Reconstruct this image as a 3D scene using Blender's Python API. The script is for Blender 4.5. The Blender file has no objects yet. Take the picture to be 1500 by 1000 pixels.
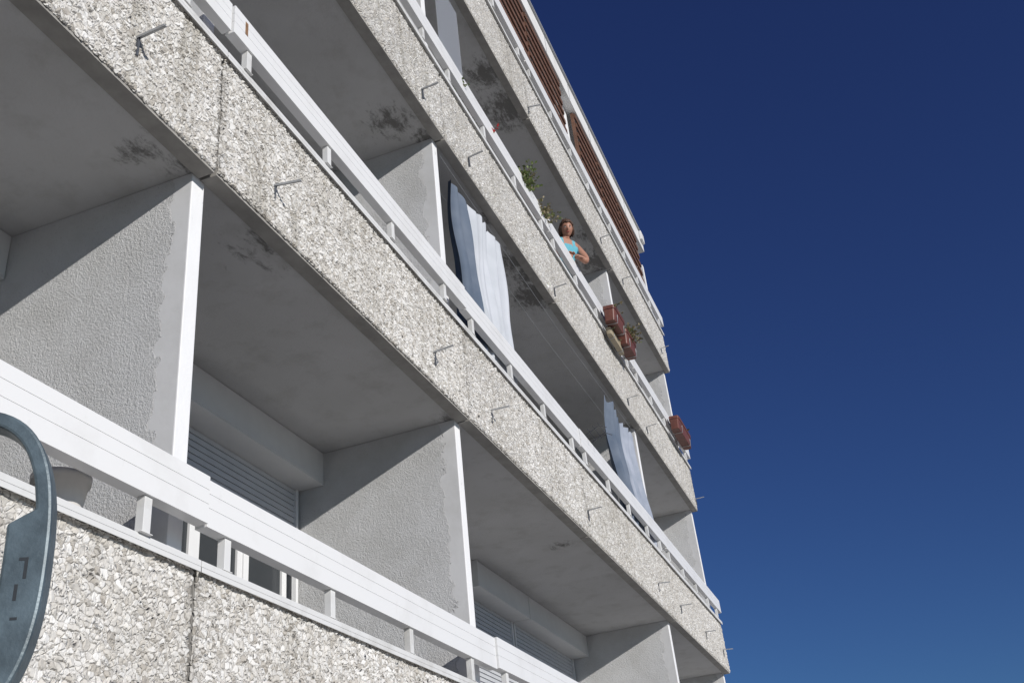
import bpy, bmesh, math, random
import numpy as np
from mathutils import Vector, Matrix, Euler, noise
random.seed(7); np.random.seed(7)
S=2.5
sc=bpy.context.scene
COL=sc.collection

# ------------------------------------------------------------------ helpers
def new_empty(name,loc=(0,0,0)):
    e=bpy.data.objects.new(name,None); COL.objects.link(e); e.location=loc; e.empty_display_size=.2
    return e
def add_obj(name,me,mats=(),parent=None):
    o=bpy.data.objects.new(name,me); COL.objects.link(o)
    for m in mats: me.materials.append(m)
    if parent: o.parent=parent
    return o
class MB:
    """collects boxes / quads into one mesh"""
    def __init__(s): s.v=[];s.f=[];s.m=[]
    def box(s,x0,x1,y0,y1,z0,z1,mi=0,M=None):
        b=len(s.v)
        c=[(x0,y0,z0),(x1,y0,z0),(x1,y1,z0),(x0,y1,z0),(x0,y0,z1),(x1,y0,z1),(x1,y1,z1),(x0,y1,z1)]
        if M is not None: c=[tuple(M@Vector(p)) for p in c]
        s.v+=c
        for q in ((0,3,2,1),(4,5,6,7),(0,1,5,4),(1,2,6,5),(2,3,7,6),(3,0,4,7)):
            s.f.append(tuple(b+i for i in q)); s.m.append(mi)
    def mesh(s,name):
        me=bpy.data.meshes.new(name); me.from_pydata(s.v,[],s.f)
        me.polygons.foreach_set('material_index',s.m); me.update(); return me
    def obj(s,name,mats,parent=None,bevel=0):
        o=add_obj(name,s.mesh(name),mats,parent)
        if bevel:
            md=o.modifiers.new('bev','BEVEL'); md.width=bevel; md.segments=2; md.limit_method='ANGLE'
        return o
def tube(name,paths,mat,parent=None,r=.004,res=3):
    cu=bpy.data.curves.new(name,'CURVE'); cu.dimensions='3D'; cu.bevel_depth=r; cu.bevel_resolution=res
    for p in paths:
        sp=cu.splines.new('POLY'); sp.points.add(len(p)-1)
        for i,q in enumerate(p): sp.points[i].co=(*q,1)
    o=bpy.data.objects.new(name,cu); COL.objects.link(o); cu.materials.append(mat)
    if parent: o.parent=parent
    return o

class NT:
    def __init__(s,name):
        s.m=bpy.data.materials.new(name); s.m.use_nodes=True; s.t=s.m.node_tree; s.n=s.t.nodes; s.l=s.t.links
        s.b=s.n['Principled BSDF']; s.out=s.n['Material Output']
        s.geo=s.n.new('ShaderNodeNewGeometry')
    def pos(s): return s.geo.outputs['Position']
    def set(s,inp,v):
        if isinstance(v,bpy.types.NodeSocket): s.l.new(v,inp)
        else: inp.default_value=v
    def math(s,op,a,b=0.0,clamp=False):
        n=s.n.new('ShaderNodeMath'); n.operation=op; n.use_clamp=clamp; s.set(n.inputs[0],a); s.set(n.inputs[1],b); return n.outputs[0]
    def vmath(s,op,a,b=(0,0,0),out=0):
        n=s.n.new('ShaderNodeVectorMath'); n.operation=op; s.set(n.inputs[0],a); s.set(n.inputs[1],b); return n.outputs[out]
    def noise(s,scale,detail=4,rough=.55,vec=None,dist=0):
        n=s.n.new('ShaderNodeTexNoise'); s.set(n.inputs['Vector'],vec if vec is not None else s.pos())
        n.inputs['Scale'].default_value=scale; n.inputs['Detail'].default_value=detail; n.inputs['Roughness'].default_value=rough; n.inputs['Distortion'].default_value=dist
        return n.outputs['Fac']
    def vor(s,scale,feature='F1',vec=None,rand=1):
        n=s.n.new('ShaderNodeTexVoronoi'); n.feature=feature; s.set(n.inputs['Vector'],vec if vec is not None else s.pos())
        n.inputs['Scale'].default_value=scale; n.inputs['Randomness'].default_value=rand; return n
    def ramp(s,fac,stops,interp='LINEAR'):
        n=s.n.new('ShaderNodeValToRGB'); n.color_ramp.interpolation=interp; e=n.color_ramp.elements
        while len(e)<len(stops): e.new(.5)
        for i,(p,c) in enumerate(stops):
            e[i].position=p; e[i].color=(*c,1) if len(c)==3 else c
        s.l.new(fac,n.inputs[0]); return n.outputs[0]
    def mapr(s,v,a,b,c=0,d=1,smooth=False):
        n=s.n.new('ShaderNodeMapRange'); n.interpolation_type='SMOOTHSTEP' if smooth else 'LINEAR'
        s.l.new(v,n.inputs[0])
        for i,k in enumerate((a,b,c,d)): n.inputs[i+1].default_value=k
        return n.outputs[0]
    def mix(s,fac,a,b,mode='MIX'):
        n=s.n.new('ShaderNodeMix'); n.data_type='RGBA'; n.blend_type=mode
        s.set(n.inputs[0],fac); 
        for i,v in ((6,a),(7,b)):
            if isinstance(v,tuple) and len(v)==3: v=(*v,1)
            s.set(n.inputs[i],v)
        return n.outputs[2]
    def scalev(s,v3,vec=None):
        return s.vmath('MULTIPLY',vec if vec is not None else s.pos(),v3)
    def bump(s,h,strength=.5,dist=.01,nrm=None):
        n=s.n.new('ShaderNodeBump'); n.inputs['Strength'].default_value=strength; n.inputs['Distance'].default_value=dist
        s.l.new(h,n.inputs['Height']); 
        if nrm: s.l.new(nrm,n.inputs['Normal'])
        return n.outputs[0]
    def fin(s,col=None,rough=None,nrm=None,metal=None):
        if col is not None:
            if isinstance(col,tuple) and len(col)==3: col=(*col,1)
            s.set(s.b.inputs['Base Color'],col)
        if rough is not None: s.set(s.b.inputs['Roughness'],rough)
        if nrm is not None: s.l.new(nrm,s.b.inputs['Normal'])
        if metal is not None: s.b.inputs['Metallic'].default_value=metal
        return s.m

# ------------------------------------------------------------------ materials
def m_pebble():
    t=NT('pebble_dash_concrete')
    warp=t.n.new('ShaderNodeTexNoise'); t.l.new(t.pos(),warp.inputs['Vector']); warp.inputs['Scale'].default_value=17; warp.inputs['Detail'].default_value=2
    w=t.vmath('MULTIPLY',t.vmath('SUBTRACT',warp.outputs['Color'],(.5,.5,.5)),(.05,.04,.05))
    p=t.vmath('ADD',t.pos(),w)
    v=t.vor(40,'F1',p); e=t.vor(40,'DISTANCE_TO_EDGE',p)
    loc=t.vmath('SUBTRACT',p,v.outputs['Position'])
    rnd=t.vmath('SUBTRACT',v.outputs['Color'],(.5,.5,.5))
    tilt=t.vmath('DOT_PRODUCT',loc,rnd,out=1)
    tiltn=t.math('MULTIPLY',tilt,75.0)
    en=t.math('ADD',e.outputs['Distance'],t.math('MULTIPLY',t.math('SUBTRACT',t.noise(90,2,.5),.5),.12))
    edge=t.mapr(en,-.02,.24,0,1,True)
    sep=t.n.new('ShaderNodeSeparateColor'); t.l.new(v.outputs['Color'],sep.inputs[0])
    lvl=t.math('MULTIPLY_ADD',sep.outputs[0],.6); t.n[-1].inputs[2].default_value=.45
    h=t.math('MULTIPLY',edge,t.math('ADD',lvl,tiltn))
    h=t.math('ADD',h,t.math('MULTIPLY',t.noise(110,2),.10))
    disp=t.n.new('ShaderNodeDisplacement'); t.l.new(h,disp.inputs['Height']); disp.inputs['Scale'].default_value=.0105; disp.inputs['Midlevel'].default_value=.5
    t.l.new(disp.outputs[0],t.out.inputs['Displacement']); t.m.displacement_method='BOTH'
    chip=t.ramp(sep.outputs[1],[(0,(.46,.43,.385)),(.15,(.60,.575,.53)),(.55,(.70,.68,.645)),(1,(.80,.79,.765))])
    col=t.mix(t.mapr(en,-.02,.07,0,1),(.25,.23,.205),chip)  # mortar between chips, its colour darkened to read as shadowed gaps
    big=t.noise(1.3,4,.6,t.scalev((1,1,.45)))
    col=t.mix(1.0,col,t.ramp(big,[(.3,(.84,.83,.81)),(.6,(1,1,1))]),'MULTIPLY')
    streak=t.noise(5,5,.65,t.scalev((1.5,1,.18)))
    col=t.mix(1.0,col,t.ramp(streak,[(.30,(.74,.73,.70)),(.45,(1,1,1))]),'MULTIPLY')
    sx=t.n.new('ShaderNodeSeparateXYZ'); t.l.new(t.pos(),sx.inputs[0]); acc=None
    for x in (.07,1.3508,2.6496,3.8861,5.4312):
        d=t.math('ABSOLUTE',t.math('SUBTRACT',sx.outputs[0],x*S)); acc=d if acc is None else t.math('MINIMUM',acc,d)
    g=t.math('ADD',acc,t.math('MULTIPLY',t.noise(7,6,.75),.26))
    gm=t.mapr(g,.10,.19,.5,0)
    col=t.mix(gm,col,(.15,.14,.125))
    return t.fin(col,.85)
def m_white(name,c=(.80,.80,.80),rough=.4,dirt=.25,b=.15):
    t=NT(name)
    n=t.noise(3,6,.65); n2=t.noise(40,4,.6); st=t.noise(9,5,.7,t.scalev((1.2,1,.5)))
    col=t.mix(1.0,(*c,1),t.ramp(n,[(.3,(1-dirt,1-dirt*1.05,1-dirt*1.15)),(.5,(1,1,1))]),'MULTIPLY')
    col=t.mix(1.0,col,t.ramp(st,[(.25,(1-dirt,1-dirt*1.05,1-dirt*1.2)),(.36,(1,1,1))]),'MULTIPLY')
    return t.fin(col,rough,t.bump(n2,b,.002))
def m_stucco():
    t=NT('stucco_wall')
    sx=t.n.new('ShaderNodeSeparateXYZ'); t.l.new(t.pos(),sx.inputs[0])
    jag=t.math('MULTIPLY',t.math('SUBTRACT',t.noise(5.5,6,.62,t.scalev((.3,1,1))),.5),.26)
    yy=t.math('ADD',sx.outputs[1],jag)
    m=t.mapr(yy,1.043*S+.115,1.043*S+.121,0,1)
    g=t.noise(120,4,.65); g2=t.noise(55,3,.6)
    gr=t.math('ADD',g,t.math('MULTIPLY',g2,.8))
    h=t.math('MULTIPLY',m,t.math('ADD',gr,.3)); h=t.math('ADD',h,t.math('MULTIPLY',t.noise(25,4),.12))
    base=t.mix(m,(.64,.64,.645),(.62,.62,.62))
    dirt=t.noise(2.2,5,.65)
    col=t.mix(1.0,base,t.ramp(dirt,[(.3,(.84,.835,.82)),(.58,(1,1,1))]),'MULTIPLY')
    pores=t.mapr(g,.30,.42,.78,1.0)
    pm=t.n.new('ShaderNodeCombineColor'); 
    for i in range(3): t.l.new(pores,pm.inputs[i])
    col=t.mix(m,col,t.mix(1.0,col,pm.outputs[0],'MULTIPLY'))
    return t.fin(col,.9,t.bump(h,.9,.009))
def m_finfront():
    t=NT('peeling_white_paint')
    n=t.noise(11,7,.72,t.scalev((1,1,.45)))
    col=t.ramp(n,[(.31,(.42,.41,.39)),(.34,(.80,.80,.80)),(.6,(.84,.84,.84))])
    return t.fin(col,.6,t.bump(t.noise(60,5,.6),.35,.004))
SPOTS=[(1.233,1.10,1.384,.06,.85),(1.30,1.05,1.384,.05,.8),(3.93,1.14,1.384,.07,.85),(1.62,1.06,1.384,.13,.65),(2.62,1.05,1.384,.06,.9),(2.49,1.14,2.504,.11,.9),(2.62,1.06,2.504,.07,1),
 (3.79,1.05,2.504,.15,1.2),(3.50,1.05,2.504,.13,1),(3.62,1.02,2.504,.1,1.2),(3.15,1.04,2.504,.08,.9),(3.78,1.05,3.62,.2,1.1),(3.5,1.09,3.62,.14,1),(5.3,1.06,3.62,.18,1.1),(5.0,1.04,3.62,.1,1),(2.9,1.12,3.62,.12,.9),(5.38,1.06,2.504,.1,1)]
def m_ceiling():
    t=NT('painted_ceiling_concrete')
    acc=None
    for (x,y,z,r,wt) in SPOTS:
        d=t.vmath('DISTANCE',t.pos(),(x*S,y*S,z*S),out=1)
        v=t.mapr(d,r*S*1.6,0,0,wt)
        acc=v if acc is None else t.math('MAXIMUM',acc,v)
    n=t.noise(11,9,.78,t.scalev((.7,1.4,1)),.3)
    k=t.math('ADD',t.math('MULTIPLY',acc,.36),t.math('MULTIPLY',n,.85))
    m=t.mapr(k,.60,.73,0,.8)
    gen=t.noise(1.1,4,.6)
    base=t.ramp(gen,[(.3,(.49,.485,.475)),(.65,(.56,.555,.55))])
    st=t.noise(4,6,.7)
    base=t.mix(1.0,base,t.ramp(st,[(.30,(.86,.855,.84)),(.5,(1,1,1))]),'MULTIPLY')
    col=t.mix(m,base,(.10,.095,.085))
    h=t.math('ADD',t.noise(55,4,.65),t.math('MULTIPLY',m,-.6))
    return t.fin(col,.9,t.bump(h,.5,.006))
def m_plain(name,c,rough=.6,metal=0,var=.15,scale=8,bump=.1):
    t=NT(name); n=t.noise(scale,5,.6)
    col=t.mix(1.0,(*c,1),t.ramp(n,[(.3,(1-var,)*3),(.65,(1,1,1))]),'MULTIPLY')
    return t.fin(col,rough,t.bump(t.noise(scale*8,3),bump,.003),metal)
def m_ground():
    t=NT('ground_paving')
    n=t.noise(.4,6,.6); g=t.noise(60,3)
    col=t.ramp(n,[(.3,(.34,.33,.31)),(.7,(.42,.41,.385))])
    col=t.mix(.3,col,t.ramp(g,[(.3,(.25,.24,.22)),(.7,(.5,.49,.46))]))
    return t.fin(col,.95,t.bump(g,.4,.01))
PEB=m_pebble(); WH=m_white('white_lacquered_rail',(.79,.79,.785),.35,.08,.05); WHD=m_white('white_painted_coping',(.70,.70,.69),.5,.25,.2)
STU=m_stucco(); FF=m_finfront(); CEIL=m_ceiling()
CON=m_plain('joint_concrete',(.10,.095,.09),.95); CONL=m_plain('fascia_concrete',(.36,.345,.32),.9,0,.25)
PVC=m_plain('pvc_shutter_box',(.66,.66,.655),.45,0,.06); SLAT=m_plain('roller_shutter_slat',(.55,.56,.58),.5,0,.08)
FRAME=m_plain('window_frame_white',(.78,.78,.78),.35,0,.04)
WOOD=m_plain('brown_stained_wood',(.16,.078,.048),.65,0,.4,10)
STEEL=m_plain('galvanised_steel',(.42,.43,.44),.5,.4,.25,30)
RUST=m_plain('weathered_steel_plate',(.12,.13,.15),.7,.2,.4,40)
RUSTB=m_plain('rust_stain_tape',(.30,.17,.09),.7,0,.4,30)
WALL=m_plain('rendered_back_wall',(.55,.55,.55),.9,0,.12,4,.4)
BODY=m_plain('building_render',(.5,.48,.45),.9,0,.15,2,.3)
GND=m_ground(); ROOFW=m_white('roof_fascia_white',(.74,.735,.72),.6,.18,.3)
gl=NT('window_glass'); gl.b.inputs['Base Color'].default_value=(.03,.035,.04,1); gl.b.inputs['Roughness'].default_value=.06
GLASS=gl.m

# ------------------------------------------------------------------ building
BLD=new_empty('apartment_building')
seams=[-2.53,-1.23,.07,1.3508,2.6496,3.8861,5.4312,7.0]
bands=[('a',.262,.572),('b',1.384,1.706),('c',2.500,2.822),('d',3.614,3.938)]
def grid_panel(name,x0,x1,z0,z1,y,step):
    nx=max(2,int((x1-x0)/step)); nz=max(2,int((z1-z0)/step))
    X=np.linspace(x0,x1,nx+1); Z=np.linspace(z0,z1,nz+1)
    gx,gz=np.meshgrid(X,Z); gy=np.full_like(gx,y)
    gy[0,:]+=.012; gy[-1,:]+=.012; gy[:,0]+=.012; gy[:,-1]+=.012
    co=np.stack([gx,gy,gz],-1).reshape(-1,3)
    i=np.arange(nx)[None,:]+np.arange(nz)[:,None]*(nx+1)
    q=np.stack([i,i+1,i+nx+2,i+nx+1],-1).reshape(-1,4)
    me=bpy.data.meshes.new(name); me.vertices.add(len(co)); me.vertices.foreach_set('co',co.ravel().astype(np.float32))
    me.loops.add(q.size); me.loops.foreach_set('vertex_index',q.ravel().astype(np.int32))
    me.polygons.add(len(q)); me.polygons.foreach_set('loop_start',(np.arange(len(q))*4).astype(np.int32))
    me.polygons.foreach_set('loop_total',np.full(len(q),4,np.int32)); me.update(); me.validate()
    return add_obj(name,me,[PEB],BLD)
for bn,z0,z1 in bands:
    back=MB(); con=MB()
    for i in range(len(seams)-1):
        a=seams[i]*S+.009; b=seams[i+1]*S-.009
        if i==len(seams)-2: b=seams[i+1]*S
        step=.3 if (b<2.4 and i!=2) else (.006 if a<5 and bn in 'ab' else (.010 if bn in 'ab' else .015))
        dy=random.uniform(-.005,.005)
        grid_panel('fascia_panel',a,b,z0*S+.014,z1*S,S+dy,step)
        con.box(a+.001,b-.001,S+.013,1.043*S,z0*S,z1*S-.003)
    back.box(seams[0]*S,seams[-1]*S-.01,1.043*S-.06,1.043*S-.002,z0*S+.02,z1*S-.02)
    con.obj('fascia_core_'+bn,[CONL],BLD)
    back.obj('fascia_joint_'+bn,[CON],BLD)
    sl=MB(); sl.box(seams[0]*S,seams[-1]*S-.002,1.043*S+.001,1.6*S+.3,z0*S+.015,z0*S+.17)
    sl.obj('balcony_slab_'+bn,[CEIL],BLD)
    cp=MB()
    for i in range(len(seams)-1):
        a=seams[i]*S+.003; b=seams[i+1]*S-.003
        cp.box(a,b,S-.028,1.043*S+.02,z1*S,z1*S+.026)
        cp.box(a,b,S-.028,S-.024,z1*S-.022,z1*S-.0005)
    cp.obj('coping_'+bn,[WHD],BLD,.003)
    rl=MB(); po=MB()
    zb_=z1*S+.070*S; zt=z1*S+.1526*S
    for i in range(len(seams)-1):
        a=seams[i]*S+.007; b=seams[i+1]*S-.007
        dy=random.uniform(-.010,.010); dz=random.uniform(-.009,.009); y0=S-.045+dy; y1=S+.015+dy
        h=zt-zb_; zz=zb_+dz
        rl.box(a,b,y0,y1,zz,zz+h*.40); rl.box(a+.002,b-.002,y0+.002,y1-.003,zz+h*.40,zz+h*.41)
        rl.box(a,b,y0,y1,zz+h*.41,zz+h*.70);rl.box(a+.002,b-.002,y0+.002,y1-.003,zz+h*.70,zz+h*.71)
        rl.box(a,b,y0,y1,zz+h*.71,zz+h)
        L=seams[i+1]-seams[i]; xs=[.07]; 
        while xs[-1]+.355<L-.10: xs.append(xs[-1]+.355)
        if L-.14-xs[-1]>.12: xs.append(L-.14)
        for k in xs:
            px=(seams[i]+k)*S
            po.box(px-.022,px+.022,y0+.012,y0+.05,z1*S+.026,zz-.0005)
            po.box(px-.034,px+.034,y0+.008,y0+.055,z1*S+.0265,z1*S+.031)
        if bn=='b' and i==3: 
            tp=MB(); tp.box(a+.10,a+.125,y0-.002,y0-.0003,zz+.08,zz+h-.03); tp.obj('rust_patch',[RUSTB],BLD)
    rl.obj('balcony_rail_'+bn,[WH],BLD,.002); po.obj('rail_posts_'+bn,[WHD],BLD,.002)
brk={'a':[.9,1.9,3.1],'b':[1.09,1.556,2.40,2.84,3.90,5.10,5.62,6.30,6.86],'c':[2.459,2.869,3.87,5.142,5.569,6.976],'d':[2.9,3.878,5.169,5.671,6.75]}
bm=MB(); bp_=MB()
for bn,z0,z1 in bands:
    for x in brk[bn]:
        zc=(z0+ (.075 if bn in 'cd' else .12))*S+random.uniform(-.03,.03); xc=x*S; tw=random.uniform(-.12,.12)
        M=Matrix.Translation((xc,S,zc))@Matrix.Rotation(tw,4,'Z')@Matrix.Rotation(random.uniform(-.05,.1),4,'X')
        bm.box(-.010,.010,-.160,.01,-.0025,.0025,0,M); bm.box(-.010,-.008,-.160,.01,-.011,-.003,0,M)
        bp_.box(-.006,.006,-.014,.0,-.115,-.004,0,M)
bm.obj('planter_bracket_arms',[STEEL],BLD); bp_.obj('planter_bracket_plates',[RUST],BLD)
fins=[-1.2,.09,1.3713,2.6701,5.4517,6.998]
zr=4.595*S
LV=[(.262,1.384),(1.384,2.500),(2.500,3.614),(3.614,zr/S-.006)]
for k,(z0,z1) in enumerate(LV):
    for x in fins+([5.0] if k==3 else []):
        if k==3 and x==5.4517: continue
        m=MB(); xr=x*S; xl=xr-(.10 if x!=5.0 else .42)
        m.box(xl,xr,1.043*S+.004,1.6*S-.002,z0*S+.17,z1*S+.0145)
        me=m.mesh('partition_fin'); 
        for p in me.polygons:
            if p.normal.y<-.9: p.material_index=1
        o=add_obj('partition_fin',me,[STU,FF],BLD)
        md=o.modifiers.new('b','BEVEL'); md.width=.006; md.segments=2
opens=[(-.75,.05),(.62,1.331),(1.92,2.630),(3.88,5.4117),(5.95,6.55)]
for k,(z0,z1) in enumerate(LV):
    zf=z0*S+.17; zc=z1*S+.014
    w=MB(); edge=-2.53
    for a,b in opens:
        w.box(edge*S,a*S,1.6*S,1.6*S+.25,zf,zc-.001)
        w.box(a*S,b*S,1.6*S,1.6*S+.25,zc-.22,zc-.001)
        edge=b
    w.box(edge*S,6.96*S,1.6*S,1.6*S+.25,zf,zc-.001)
    w.obj('back_wall',[WALL],BLD)
    bx=MB(); shut=MB(); fr=MB(); g=MB()
    for a,b in opens:
        segs=[(a*S,b*S-.003)] if b-a<1.2 else [(a*S,4.5*S-.004),(4.5*S+.004,b*S-.003)]
        for (p,q) in segs:
            bx.box(p,q,1.492*S,1.6*S-.001,zc-.272,zc-.004)
            bx.box(p+.01,q-.01,1.492*S-.006,1.492*S-.0005,zc-.262,zc-.235)
            bx.box(p-.012,p-.0005,1.492*S-.008,1.6*S-.001,zc-.278,zc-.003)
            rr=random.Random(int(p*10)+k*7); depth=rr.choice([.45,.6,1.0,1.9])
            if k==0 and a==1.92: depth=.50
            if k==0 and a==3.88: depth=.9
            zz=zc-.272
            while zz-.045>zc-.272-depth and zz-.05>zf:
                shut.box(p+.05,q-.05,1.6*S-.045,1.6*S-.030,zz-.040,zz-.004)
                shut.box(p+.05,q-.05,1.6*S-.034,1.6*S-.030,zz-.0465,zz-.0405)
                zz-=.047
            for xx in (p+.02,q-.05): fr.box(xx,xx+.03,1.6*S-.06,1.6*S-.02,zf,zc-.273)
            n=3 if q-p>1.6 else 2; ww=(q-p-.10)/n
            for j in range(n):
                xa=p+.05+j*ww; xb=xa+ww
                y0=1.6*S+.02+.01*(j%2)
                fr.box(xa+.002,xa+.062,y0,y0+.05,zf,zc-.222); fr.box(xb-.062,xb-.002,y0,y0+.05,zf,zc-.222)
                fr.box(xa+.063,xb-.063,y0+.002,y0+.048,zf,zf+.12); fr.box(xa+.063,xb-.063,y0+.002,y0+.048,zc-.30,zc-.222)
                g.box(xa+.06,xb-.06,y0+.02,y0+.03,zf+.12,zc-.30)
    bx.obj('roller_shutter_box',[PVC],BLD,.006); shut.obj('roller_shutter',[SLAT],BLD); fr.obj('window_frames',[FRAME],BLD,.003); g.obj('window_panes',[GLASS],BLD)
body=MB(); body.box(-2.6*S,6.96*S,1.6*S+.30,1.6*S+11,-1.7,4.6*S)
body.box(-2.6*S,6.98*S,1.043*S,1.6*S+.299,-1.7,.262*S+.014)
body.obj('building_body',[BODY],BLD)
gw=MB()
for x in (-2,.3,2.0,3.6,5.6): 
    gw.box(x*S,x*S+1.4,1.043*S-.02,1.043*S-.001,-.7,.45)
gw.obj('ground_floor_windows',[GLASS],BLD)
rf=MB()
rf.box(-2.6*S,6.80*S,.985*S,1.6*S+11.2,zr,zr+.36); 
rf.obj('roof_slab',[ROOFW],BLD,.008)
r2=MB(); r2.box(-2.6*S,6.81*S,.985*S-.03,.985*S+.2,zr+.361,zr+.40)
for k in range(9): r2.box((3.1+.45*k)*S,(3.1+.45*k)*S+.012,.985*S-.004,.985*S-.0005,zr+.01,zr+.35)
r2.obj('roof_edge_flashing',[STEEL],BLD)
r3=MB(); r3.box(6.69*S,6.78*S,.985*S-.05,.985*S-.002,zr+.14,zr+.34); r3.obj('roof_gutter_outlet',[WHD],BLD,.01)
lt=MB()
def lattice(x0,x1,z0,z1,y):
    n=int((z1-z0)/.17)
    for i in range(n+1):
        z=z0+i*(z1-z0)/n
        lt.box(x0,x1,y,y+.022,z-.040,z+.040)
    k=max(1,round((x1-x0)/.45))
    for i in range(k+1):
        x=x0+i*(x1-x0)/k
        lt.box(x-.035,x+.035,y+.023,y+.07,z0-.04,z1+.04)
for a,b in ((2.75,3.40),(3.43,4.06),(4.09,4.72),(5.03,5.52),(5.55,6.03),(6.06,6.58)):
    lattice(a*S,b*S,3.938*S+.42,zr-.06,S-.01)
lt.obj('wooden_lattice_screen',[WOOD],BLD)

# ------------------------------------------------------------------ ground
me=bpy.data.meshes.new('ground'); me.from_pydata([(-3000,-3000,-1.7),(3000,-3000,-1.7),(3000,3000,-1.7),(-3000,3000,-1.7)],[],[(0,1,2,3)])
add_obj('ground',me,[GND])
pv=MB(); pv.box(-30,60,-1.2,1.043*S-.003,-1.69,-1.57); pv.obj('pavement',[m_plain('pavement_concrete',(.43,.42,.40),.9,0,.2,2,.3)],None,.01)

# ------------------------------------------------------------------ curtains
def m_cloth(name,c,c2):
    t=NT(name); w=t.noise(3,3)
    col=t.mix(t.mapr(w,.35,.65),(*c,1),(*c2,1))
    return t.fin(col,.9,t.bump(t.noise(180,2),.2,.002))
CW=m_cloth('white_cloth',(.47,.495,.53),(.55,.57,.61)); CB=m_cloth('slate_blue_and_shaded_cloth',(.09,.12,.17),(.14,.17,.22)); CG=m_cloth('pale_blue_cloth',(.25,.285,.35),(.36,.39,.46))
def curtain(x0,x1,y,ztop,zbot,split,folds,seed,mats):
    rnd=random.Random(seed); nx=220; nz=60
    ph=[rnd.uniform(0,6) for _ in range(4)]
    vs=[];fs=[];mi=[]
    for j in range(nz+1):
        v=j/nz
        for i in range(nx+1):
            u=i/nx
            u2=u+.030*math.sin(7*u+ph[1])+.018*math.sin(17*u+ph[3])+.03*noise.noise(Vector((u*3,v*1.2,seed)))
            fo=folds*u2
            amp=(.035+.03*v)*(.55+.75*abs(noise.noise(Vector((u*5,v*.8,seed+4)))*1.6))
            yy=y+amp*math.sin(2*math.pi*fo)+.018*math.sin(2*math.pi*fo*2.3+ph[3])*v+.07*noise.noise(Vector((u*3,v*2,seed)))
            zz=ztop+(zbot-ztop)*v-.05*(1-v)**2*abs(math.sin(math.pi*u*7+ph[0]))-.06*(1-v)*math.sin(math.pi*u)
            xx=x0+(x1-x0)*u+.03*math.cos(2*math.pi*fo)*(.3+v)+.03*math.sin(3*v+ph[2])*(u-.5)
            vs.append((xx,yy,zz))
    for j in range(nz):
        for i in range(nx):
            a=j*(nx+1)+i; fs.append((a,a+1,a+nx+2,a+nx+1)); mi.append(1 if (i/nx)<split else 0)
    me=bpy.data.meshes.new('curtain'); me.from_pydata(vs,[],fs); me.polygons.foreach_set('material_index',mi)
    me.polygons.foreach_set('use_smooth',[True]*len(fs)); me.update()
    return add_obj('curtain',me,mats)
curtain(2.77*S,3.24*S,1.04*S,2.445*S,1.74*S,.36,6.8,3,[CW,CB])  # dark left part: the drape's shaded side painted into the cloth colour
curtain(4.74*S,5.34*S,1.04*S,2.43*S,1.74*S,.52,6.5,11,[CG,CB])
tube('clothesline',[[(2.68*S,1.04*S,2.46*S),(4*S,1.045*S,2.435*S),(5.41*S,1.04*S,2.46*S)],[(2.68*S,1.12*S,2.45*S),(4*S,1.12*S,2.42*S),(5.41*S,1.12*S,2.45*S)]],STEEL,None,.0025)

# ------------------------------------------------------------------ planters / plants
TER=m_plain('terracotta_plastic',(.16,.055,.04),.5,0,.35,12); SOIL=m_plain('soil',(.05,.035,.025),1); CREAM=m_plain('cream_plastic',(.40,.34,.24),.5,0,.2,12)
def m_leaf(name,a,b):
    t=NT(name); oi=t.noise(22,2)
    return t.fin(t.ramp(oi,[(.3,a),(.7,b)]),.6)
LEAF=m_leaf('green_leaves',(.045,.075,.018),(.15,.19,.05)); DRY=m_leaf('dry_leaves',(.14,.11,.05),(.28,.24,.14)); RED=m_plain('red_petals',(.4,.03,.03),.6)
def foliage(name,cx,cy,cz,lx,ly,h,n,mats,parent=None,trail=0):
    vs=[];fs=[];mi=[]
    for s in range(n):
        bx=cx+random.uniform(-lx,lx)/2; by=cy+random.uniform(-ly,ly)/2
        dx=random.gauss(0,.08);dy=random.gauss(-.02,.08); hh=h*random.uniform(.4,1.15)
        tr=trail*random.random()
        for l in range(14):
            f=(l+1)/14
            p=Vector((bx+dx*f,by+dy*f-.12*tr*f*2,cz+hh*f-tr*f*f*.5))
            d=Vector((random.gauss(0,1),random.gauss(0,1),random.gauss(.2,.7))).normalized()
            sd=d.cross(Vector((random.random(),random.random(),1))).normalized()
            L=random.uniform(.02,.05); W=L*.36
            b=len(vs); vs+= [tuple(p),tuple(p+d*L*.5+sd*W),tuple(p+d*L),tuple(p+d*L*.5-sd*W)]
            fs.append((b,b+1,b+2,b+3)); mi.append(random.choices(range(len(mats)),[10]+[3]*(len(mats)-1))[0])
    me=bpy.data.meshes.new(name); me.from_pydata(vs,[],fs); me.polygons.foreach_set('material_index',mi); me.update()
    return add_obj(name,me,mats,parent)
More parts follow.
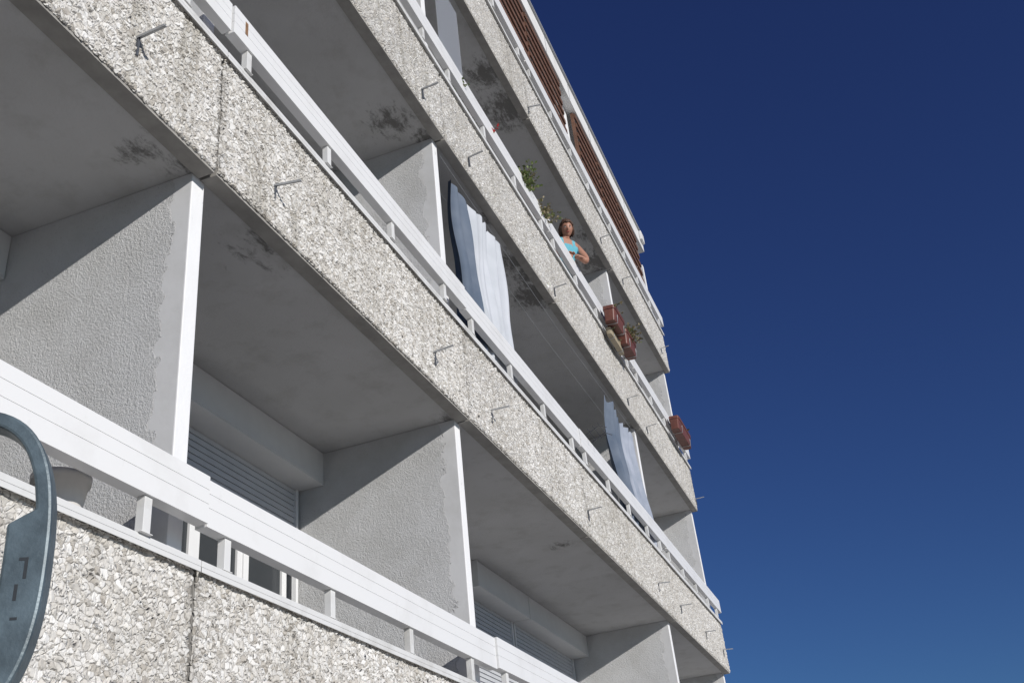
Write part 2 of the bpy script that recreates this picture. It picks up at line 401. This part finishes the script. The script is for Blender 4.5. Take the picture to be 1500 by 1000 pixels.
def planter(x0,x1,y0,y1,z0,z1,tilt=0,plant=None,mat=None):
    e=new_empty('flower_planter',((x0+x1)/2,(y0+y1)/2,z0)); L=(x1-x0)/2; W=(y1-y0)/2; H=z1-z0
    bmx=bmesh.new()
    prof=[(.80,0),(.84,.006),(.93,H*.78),(1.02,H*.79),(1.04,H),(.95,H),(.9,H*.82)]
    rings=[]
    for s,z in prof:
        ring=[]
        for k in range(24):
            a=2*math.pi*k/24; cx_=abs(math.cos(a))**.25*math.copysign(1,math.cos(a)); cy_=abs(math.sin(a))**.25*math.copysign(1,math.sin(a))
            ring.append(bmx.verts.new((cx_*(L-(1-s)*W*1.2),cy_*W*s,z)))
        rings.append(ring)
    for r1,r2 in zip(rings,rings[1:]):
        for k in range(24): bmx.faces.new((r1[k],r1[(k+1)%24],r2[(k+1)%24],r2[k]))
    bmx.faces.new(rings[0][::-1]); f=bmx.faces.new(rings[-1]); f.material_index=1
    me=bpy.data.meshes.new('trough'); bmx.to_mesh(me); bmx.free()
    add_obj('trough',me,[mat or TER,SOIL],e)
    if plant: foliage('plant',0,0,H,2*L*.8,W,plant[0],plant[1],plant[2],e,plant[3])
    tube('hanger',[[(-L*.6,W+.03,H*.9),(-L*.6,W,-.01),(-L*.6,-W,-.01),(-L*.6,-W,H*.5)],[(L*.6,W+.03,H*.9),(L*.6,W,-.01),(L*.6,-W,-.01),(L*.6,-W,H*.5)]],STEEL,e,.005)
    e.rotation_euler=(tilt,0,0)
    return e
planter(4.72*S,4.94*S,.905*S,.975*S,2.835*S,2.925*S,.08,(.05,10,[DRY,LEAF],.2))
planter(4.97*S,5.19*S,.905*S,.975*S,2.815*S,2.905*S,.04,(.17,60,[DRY,LEAF],.35))
planter(4.78*S,5.06*S,.95*S,.984*S,2.79*S,2.828*S,.0,(.04,6,[DRY,LEAF],.1),CREAM)
planter(6.27*S,6.68*S,.905*S,.975*S,2.83*S,2.92*S,.05,(.04,8,[DRY,LEAF],0))
def pot(name,x,y,z,r,h,mat1,mat2,parent=None):
    bmx=bmesh.new(); prof=[(.72,0),(.80,.0),(.82,.10*h),(.74,.12*h),(.98,.86*h),(1.06,.86*h),(1.08,h),(.95,h),(.9,.85*h)]
    rings=[[bmx.verts.new((x+r*s*math.cos(k*math.pi/16),y+r*s*math.sin(k*math.pi/16),z+zz)) for k in range(32)] for s,zz in prof]
    for i,(r1,r2) in enumerate(zip(rings,rings[1:])):
        for k in range(32):
            f=bmx.faces.new((r1[k],r1[(k+1)%32],r2[(k+1)%32],r2[k])); f.smooth=True; f.material_index=0 if i>=3 else 1
    bmx.faces.new(rings[0][::-1]); f=bmx.faces.new(rings[-1]); f.material_index=1
    me=bpy.data.meshes.new(name); bmx.to_mesh(me); bmx.free(); return add_obj(name,me,[mat1,mat2],parent)
pot('flower_pot',1.12*S,1.075*S,.572*S+.027,.10,.2,m_plain('cream_pot',(.6,.58,.55),.5),m_plain('brown_saucer',(.12,.07,.04),.5))
e=new_empty('potted_plant'); z=2.822*S+.027
pot('pot',3.62*S,1.06*S,z,.09,.24,TER,SOIL,e); pot('pot',3.80*S,1.06*S,z,.09,.24,TER,SOIL,e)
foliage('leaves',3.58*S,1.01*S,2.94*S,.20,.16,.24,52,[LEAF,LEAF,DRY],e,.25); foliage('leaves',3.82*S,1.0*S,2.94*S,.36,.14,.13,26,[DRY,LEAF],e,.3)
e=new_empty('potted_plant')
pot('pot',2.95*S,1.07*S,z,.09,.22,TER,SOIL,e); pot('pot',3.16*S,1.07*S,z,.09,.22,TER,SOIL,e)
foliage('leaves',2.95*S,1.05*S,2.90*S,.7,.12,.2,26,[LEAF,DRY],e,.1); foliage('blossoms',3.18*S,1.02*S,2.94*S,.08,.06,.08,5,[RED,LEAF],e,.1)
t=NT('frosted_acrylic'); t.b.inputs['Transmission Weight'].default_value=.6; t.b.inputs['Alpha'].default_value=.75; ACR=t.fin((.6,.62,.64),.3)
m=MB(); m.box(2.70*S,2.93*S,1.0*S+.02,1.0*S+.028,2.98*S,3.42*S); m.obj('acrylic_windbreak',[ACR])
x=3.98*S; zt=1.859*S
tube('drying_rack',[[(x,S-.02,zt),(x-.02,S-.22,zt+.08),(x-.05,S-.30,zt+.02)],[(x+.22,S-.02,zt),(x+.2,S-.22,zt+.08),(x+.17,S-.30,zt+.02)],
 [(x-.08,S-.10,zt+.04),(x+.26,S-.10,zt+.04)],[(x-.08,S-.16,zt+.06),(x+.26,S-.16,zt+.06)],[(x-.08,S-.22,zt+.08),(x+.26,S-.22,zt+.08)]],RUST,None,.004)

# ------------------------------------------------------------------ woman
SKIN=m_plain('skin',(.40,.20,.135),.5,0,.1,10,.05); HAIR=m_plain('brown_hair',(.085,.042,.025),.6,0,.4,60,.6); TOP=m_plain('light_blue_tank_top',(.13,.44,.54),.85,0,.15,30,.3)
SHORT=m_plain('dark_shorts',(.05,.05,.07),.9); LIP=m_plain('lips',(.30,.07,.06),.5); EYW=m_plain('eye_white',(.6,.6,.58),.3); EYD=m_plain('eye_iris',(.02,.015,.01),.2)
def skinmesh(nodes,edges,sub=2):
    me=bpy.data.meshes.new('tmp'); me.from_pydata([n[0] for n in nodes],edges,[]); o=bpy.data.objects.new('tmp',me); COL.objects.link(o)
    o.modifiers.new('s','SKIN'); 
    for i,n in enumerate(nodes):
        r=n[1] if isinstance(n[1],tuple) else (n[1],n[1]); me.skin_vertices[0].data[i].radius=r; me.skin_vertices[0].data[i].use_root=(i==0)
    s=o.modifiers.new('ss','SUBSURF'); s.levels=sub
    dg=bpy.context.evaluated_depsgraph_get(); m2=bpy.data.meshes.new_from_object(o.evaluated_get(dg)); bpy.data.objects.remove(o); 
    m2.polygons.foreach_set('use_smooth',[True]*len(m2.polygons)); return m2
def woman(loc,yaw,headyaw,headpitch):
    E=new_empty('woman',loc)
    U=.11
    N=[((0,.24,-.12),(.165,.125)),((0,.19,.03),(.140,.115)),((0,.13,.17),(.155,.130)),((0,.085,.09+.20),(.14,.10)),((0,.06,.285+U),(.054,.054)),((0,.02,.345+U),(.048,.048)),
       ((-.170,.085,.215+U),.066),((-.235,.0,.12),.057),((-.215,-.035,.040),.047),((-.10,-.05,.040),.038),((-.01,-.055,.045),.027),
       ((.170,.085,.215+U),.066),((.235,.0,.12),.057),((.215,-.035,.040),.047),((.12,-.045,.065),.038),((.03,-.05,.08),.027),
       ((-.10,.25,-.34),.10),((-.10,.22,-.76),.065),((-.10,.25,-1.10),.042),((-.10,.12,-1.14),.035),
       ((.10,.25,-.34),.10),((.10,.22,-.76),.065),((.10,.25,-1.10),.042),((.10,.12,-1.14),.035)]
    Ed=[(0,1),(1,2),(2,3),(3,4),(4,5),(3,6),(6,7),(7,8),(8,9),(9,10),(3,11),(11,12),(12,13),(13,14),(14,15),(0,16),(16,17),(17,18),(18,19),(0,20),(20,21),(21,22),(22,23)]
    me=skinmesh(N,Ed,3)
    for m in (SKIN,TOP,SHORT): me.materials.append(m)
    for p in me.polygons:
        c=p.center
        strap=.07<abs(c.x)<.115
        if c.z<-.14: p.material_index=2 if c.z>-.60 else 0
        elif abs(c.x)<.155 and c.y>-.03 and (c.z<.285 or (strap and c.z<.40)) and not (c.z<.12 and c.y<.03): p.material_index=1
    add_obj('body',me,[],E)
    for sx,(hx,hy,hz) in ((1,(.0,-.058,.045)),(-1,(.02,-.052,.085))):
        n=[((hx,hy,hz),(.022,.016)),((hx+sx*.045,hy-.008,hz-.003),(.032,.015))]; ed=[(0,1)]
        for f in range(4):
            dy=(f-1.5)*.019; L=[.062,.075,.070,.055][f]; b=len(n)
            n+=[((hx+sx*.075,hy+dy-.01,hz-.002),.0095),((hx+sx*(.08+L*.5),hy+dy*1.1-.014,hz-.008),.0085),((hx+sx*(.08+L*.85),hy+dy*1.1-.016,hz-.026),.007)]
            ed+=[(1,b),(b,b+1),(b+1,b+2)]
        b=len(n); n+=[((hx+sx*.025,hy-.035,hz),.011),((hx+sx*.055,hy-.055,hz-.004),.009)]; ed+=[(0,b),(b,b+1)]
        hm=skinmesh(n,ed,1); hm.materials.append(SKIN); add_obj('hand',hm,[],E)
    H=new_empty('head'); H.parent=E; H.location=(0,.0,.405+U); H.rotation_euler=Euler((headpitch,0,headyaw),'XYZ')
    bmx=bmesh.new(); bmesh.ops.create_uvsphere(bmx,u_segments=40,v_segments=28,radius=1)
    for v in bmx.verts:
        x,y,z_=v.co
        w=1-.22*max(0,-z_)**1.3
        y2=y*(.095 if y>0 else .088); 
        if y<0 and z_<0: y2*=1-.10*(-z_)
        v.co=(x*.078*w,y2,z_*.112)
        d=(x/.13)**2+((z_+.10)/.20)**2
        if y<0: v.co.y-=.024*math.exp(-d)*(1 if z_>-.4 else .3)
        for ex in (-.40,.40):
            d=((x-ex)/.2)**2+((z_-.10)/.13)**2
            if y<0: v.co.y+=.009*math.exp(-d)
        d=(x/.3)**2+((z_+.78)/.2)**2
        if y<0: v.co.y-=.012*math.exp(-d)
    for f in bmx.faces: f.smooth=True
    hm=bpy.data.meshes.new('face'); bmx.to_mesh(hm); bmx.free(); add_obj('face',hm,[SKIN],H)
    def ball(nm,c,s,mat,seg=16,nz=0):
        b=bmesh.new(); bmesh.ops.create_uvsphere(b,u_segments=seg,v_segments=seg//2,radius=1)
        for v in b.verts:
            k=1+nz*noise.noise(v.co*3)
            v.co=(v.co.x*s[0]*k+c[0],v.co.y*s[1]*k+c[1],v.co.z*s[2]*k+c[2])
        for f in b.faces: f.smooth=True
        m_=bpy.data.meshes.new(nm); b.to_mesh(m_); b.free(); add_obj(nm,m_,[mat],H)
    for sx in (-1,1):
        ball('eye',(sx*.030,-.072,.012),(.013,.009,.008),EYW); ball('iris',(sx*.030,-.079,.011),(.0055,.0035,.0055),EYD)
        ball('eyebrow',(sx*.031,-.080,.031),(.017,.005,.0035),HAIR); ball('ear',(sx*.077,.008,-.004),(.010,.018,.030),SKIN)
        ball('hair_side',(sx*.078,.025,-.015),(.026,.055,.070),HAIR,24,.35)
    ball('mouth',(0,-.083,-.052),(.024,.007,.008),LIP)
    b=bmesh.new(); bmesh.ops.create_uvsphere(b,u_segments=64,v_segments=40,radius=1)
    dl=[]
    for v in b.verts:
        x,y,z_=v.co
        k=1+.12*noise.noise(Vector((x*5,y*5,z_*2)))+.08*noise.noise(Vector((x*22,y*22,z_*5)))
        if y<-.25 and z_<.50+.10*abs(x)-(.9*max(0,abs(x)-.55)): dl.append(v)
        elif y<.1 and z_<-.55: dl.append(v)
        elif z_<-.88: dl.append(v)
        fr_=1-.10*max(0,-y)
        v.co=(x*.096*k,y*.112*k*fr_+.008,z_*.130*k+.010)
    bmesh.ops.delete(b,geom=dl,context='VERTS')
    for f in b.faces: f.smooth=True
    m_=bpy.data.meshes.new('hair'); b.to_mesh(m_); b.free(); o=add_obj('hair',m_,[HAIR],H)
    so=o.modifiers.new('s','SOLIDIFY'); so.thickness=.014; so.offset=-1
    ball('hair_bun',(.0,.085,.085),(.05,.05,.045),HAIR,24,.3)
    E.rotation_euler=(0,0,yaw)
    return E
woman((4.30*S,.985*S+.03,2.9746*S),math.radians(-38),math.radians(-25),math.radians(20))

# ------------------------------------------------------------------ street lamp (foreground)
LB=m_plain('blue_grey_lamp_paint',(.115,.155,.18),.45,.2,.45,14,.3); DK=m_plain('lamp_dark_inner',(.03,.035,.04),.5,0,.2)
def lamp(cx,cy,AR,dz):
    E=new_empty('street_lamp',(cx,cy,-1.7))
    def lathe(nm,prof,mat):
        b=bmesh.new(); rings=[[b.verts.new((r*math.cos(k*math.pi/24),r*math.sin(k*math.pi/24),z)) for k in range(48)] for r,z in prof]
        for r1,r2 in zip(rings,rings[1:]):
            for k in range(48): f=b.faces.new((r1[k],r1[(k+1)%48],r2[(k+1)%48],r2[k])); f.smooth=True
        b.faces.new(rings[0][::-1]); b.faces.new(rings[-1])
        m_=bpy.data.meshes.new(nm); b.to_mesh(m_); b.free(); return add_obj(nm,m_,[mat],E)
    lathe('post',[(.09,.0),(.09,.6),(.06,.65),(.05,1.9+dz),(.07,1.92+dz),(.07,1.98+dz)],LB)
    lathe('collar',[(.07,1.981+dz),(.12,2.0+dz),(.12,2.04+dz),(.08,2.06+dz)],LB)
    lathe('lamp_body',[(.08,2.061+dz),(.14,2.12+dz),(.15,2.33+dz),(.08,2.38+dz)],DK)
    lathe('cap',[(.03,2.645+dz),(.10,2.66+dz),(.10,2.68+dz),(.03,2.72+dz)],LB)
    for q in range(4):
        a=math.radians(q*90+AR)
        pts=[]
        for k in range(41):
            s=k/40; th=-math.pi/2+math.pi*s
            r=.06+.24*abs(math.cos(th))**.55; zz=2.35+.31*math.copysign(abs(math.sin(th))**.8,math.sin(th))
            pts.append((r,zz))
        b=bmesh.new(); prev=None
        for k,(r,zz) in enumerate(pts):
            r0,z0=pts[max(0,k-1)]; r1,z1=pts[min(40,k+1)]; tx,tz=r1-r0,z1-z0; l=math.hypot(tx,tz); nx,nz=tz/l,-tx/l
            f=min(1,max(0,(zz-2.43)/.015)); th_=.078*(1-f)+.030*f
            if zz<2.2: th_=.034+.044*max(0,min(1,(zz-2.08)/.10))
            ring=[]
            for (o,w) in ((.0,-.026),(.0,.026),(-th_,.026),(-th_,-.026)):
                rr=r+nx*o; z_=zz+nz*o+dz
                ring.append(b.verts.new((rr*math.cos(a)-w*math.sin(a),rr*math.sin(a)+w*math.cos(a),z_)))
            if prev:
                for j in range(4): b.faces.new((prev[j],prev[(j+1)%4],ring[(j+1)%4],ring[j]))
            else: b.faces.new(ring[::-1])
            prev=ring
        b.faces.new(prev); bmesh.ops.recalc_face_normals(b,faces=b.faces)
        m_=bpy.data.meshes.new('curved_arm'); b.to_mesh(m_); b.free(); o=add_obj('curved_arm',m_,[LB],E)
        md=o.modifiers.new('b','BEVEL'); md.width=.006; md.segments=2; md.limit_method='ANGLE'
        M=Matrix.Translation((0,0,dz))@Matrix.Rotation(a,4,'Z')
        dk=MB()
        for (u0,u1,w0,w1) in ((.262,.268,2.31,2.35),(.252,.262,2.344,2.35),(.250,.256,2.27,2.30),(.25,.262,2.235,2.24)): dk.box(u0,u1,-.0267,.0267,w0,w1,0,M)
        dk.obj('marking',[DK],E)
    return E
lamp(1.312,1.664,-60,.05)

# ------------------------------------------------------------------ camera, light, world
R=np.array([[0.35523,0.43991,0.8248],[-0.92946,0.26019,0.26154],[-0.09955,-0.85952,0.50131]])
Mx=Matrix(((R[0,0],-R[0,1],-R[0,2],0),(R[1,0],-R[1,1],-R[1,2],0),(R[2,0],-R[2,1],-R[2,2],0),(0,0,0,1)))
cam=bpy.data.cameras.new('camera'); co=bpy.data.objects.new('camera',cam); COL.objects.link(co); co.matrix_world=Mx
cam.sensor_width=36; cam.lens=36*1519.74/1500; cam.clip_start=.05; cam.clip_end=6000; sc.camera=co
sd=Vector((-.52,-1,.40)).normalized()
L=bpy.data.lights.new('sun','SUN'); L.energy=4.0; L.angle=math.radians(.5); L.color=(1,.965,.915); lo=bpy.data.objects.new('sun',L); COL.objects.link(lo)
lo.rotation_euler=sd.to_track_quat('Z','Y').to_euler()
w=bpy.data.worlds.new('World'); sc.world=w; w.use_nodes=True; nt=w.node_tree
sk=nt.nodes.new('ShaderNodeTexSky'); sk.sky_type='NISHITA'; sk.sun_disc=False; sk.sun_elevation=math.asin(sd.z); sk.sun_rotation=math.atan2(sd.x,sd.y)
sk.altitude=800; sk.air_density=1.0; sk.dust_density=.1; sk.ozone_density=3.0
sp=nt.nodes.new('ShaderNodeSeparateColor'); cb=nt.nodes.new('ShaderNodeCombineColor'); nt.links.new(sk.outputs[0],sp.inputs[0])
for i,(p,k) in enumerate(((.95,.36),(1.15,.78),(1.0,.98))):
    a=nt.nodes.new('ShaderNodeMath'); a.operation='MULTIPLY'; a.inputs[1].default_value=.06; nt.links.new(sp.outputs[i],a.inputs[0])
    b=nt.nodes.new('ShaderNodeMath'); b.operation='POWER'; b.inputs[1].default_value=p; nt.links.new(a.outputs[0],b.inputs[0])
    c=nt.nodes.new('ShaderNodeMath'); c.operation='MULTIPLY'; c.inputs[1].default_value=k/.1; nt.links.new(b.outputs[0],c.inputs[0])
    nt.links.new(c.outputs[0],cb.inputs[i])
bg=nt.nodes['Background']; nt.links.new(cb.outputs[0],bg.inputs[0]); bg.inputs[1].default_value=.1
sc.view_settings.view_transform='Standard'; sc.view_settings.look='None'; sc.view_settings.exposure=0
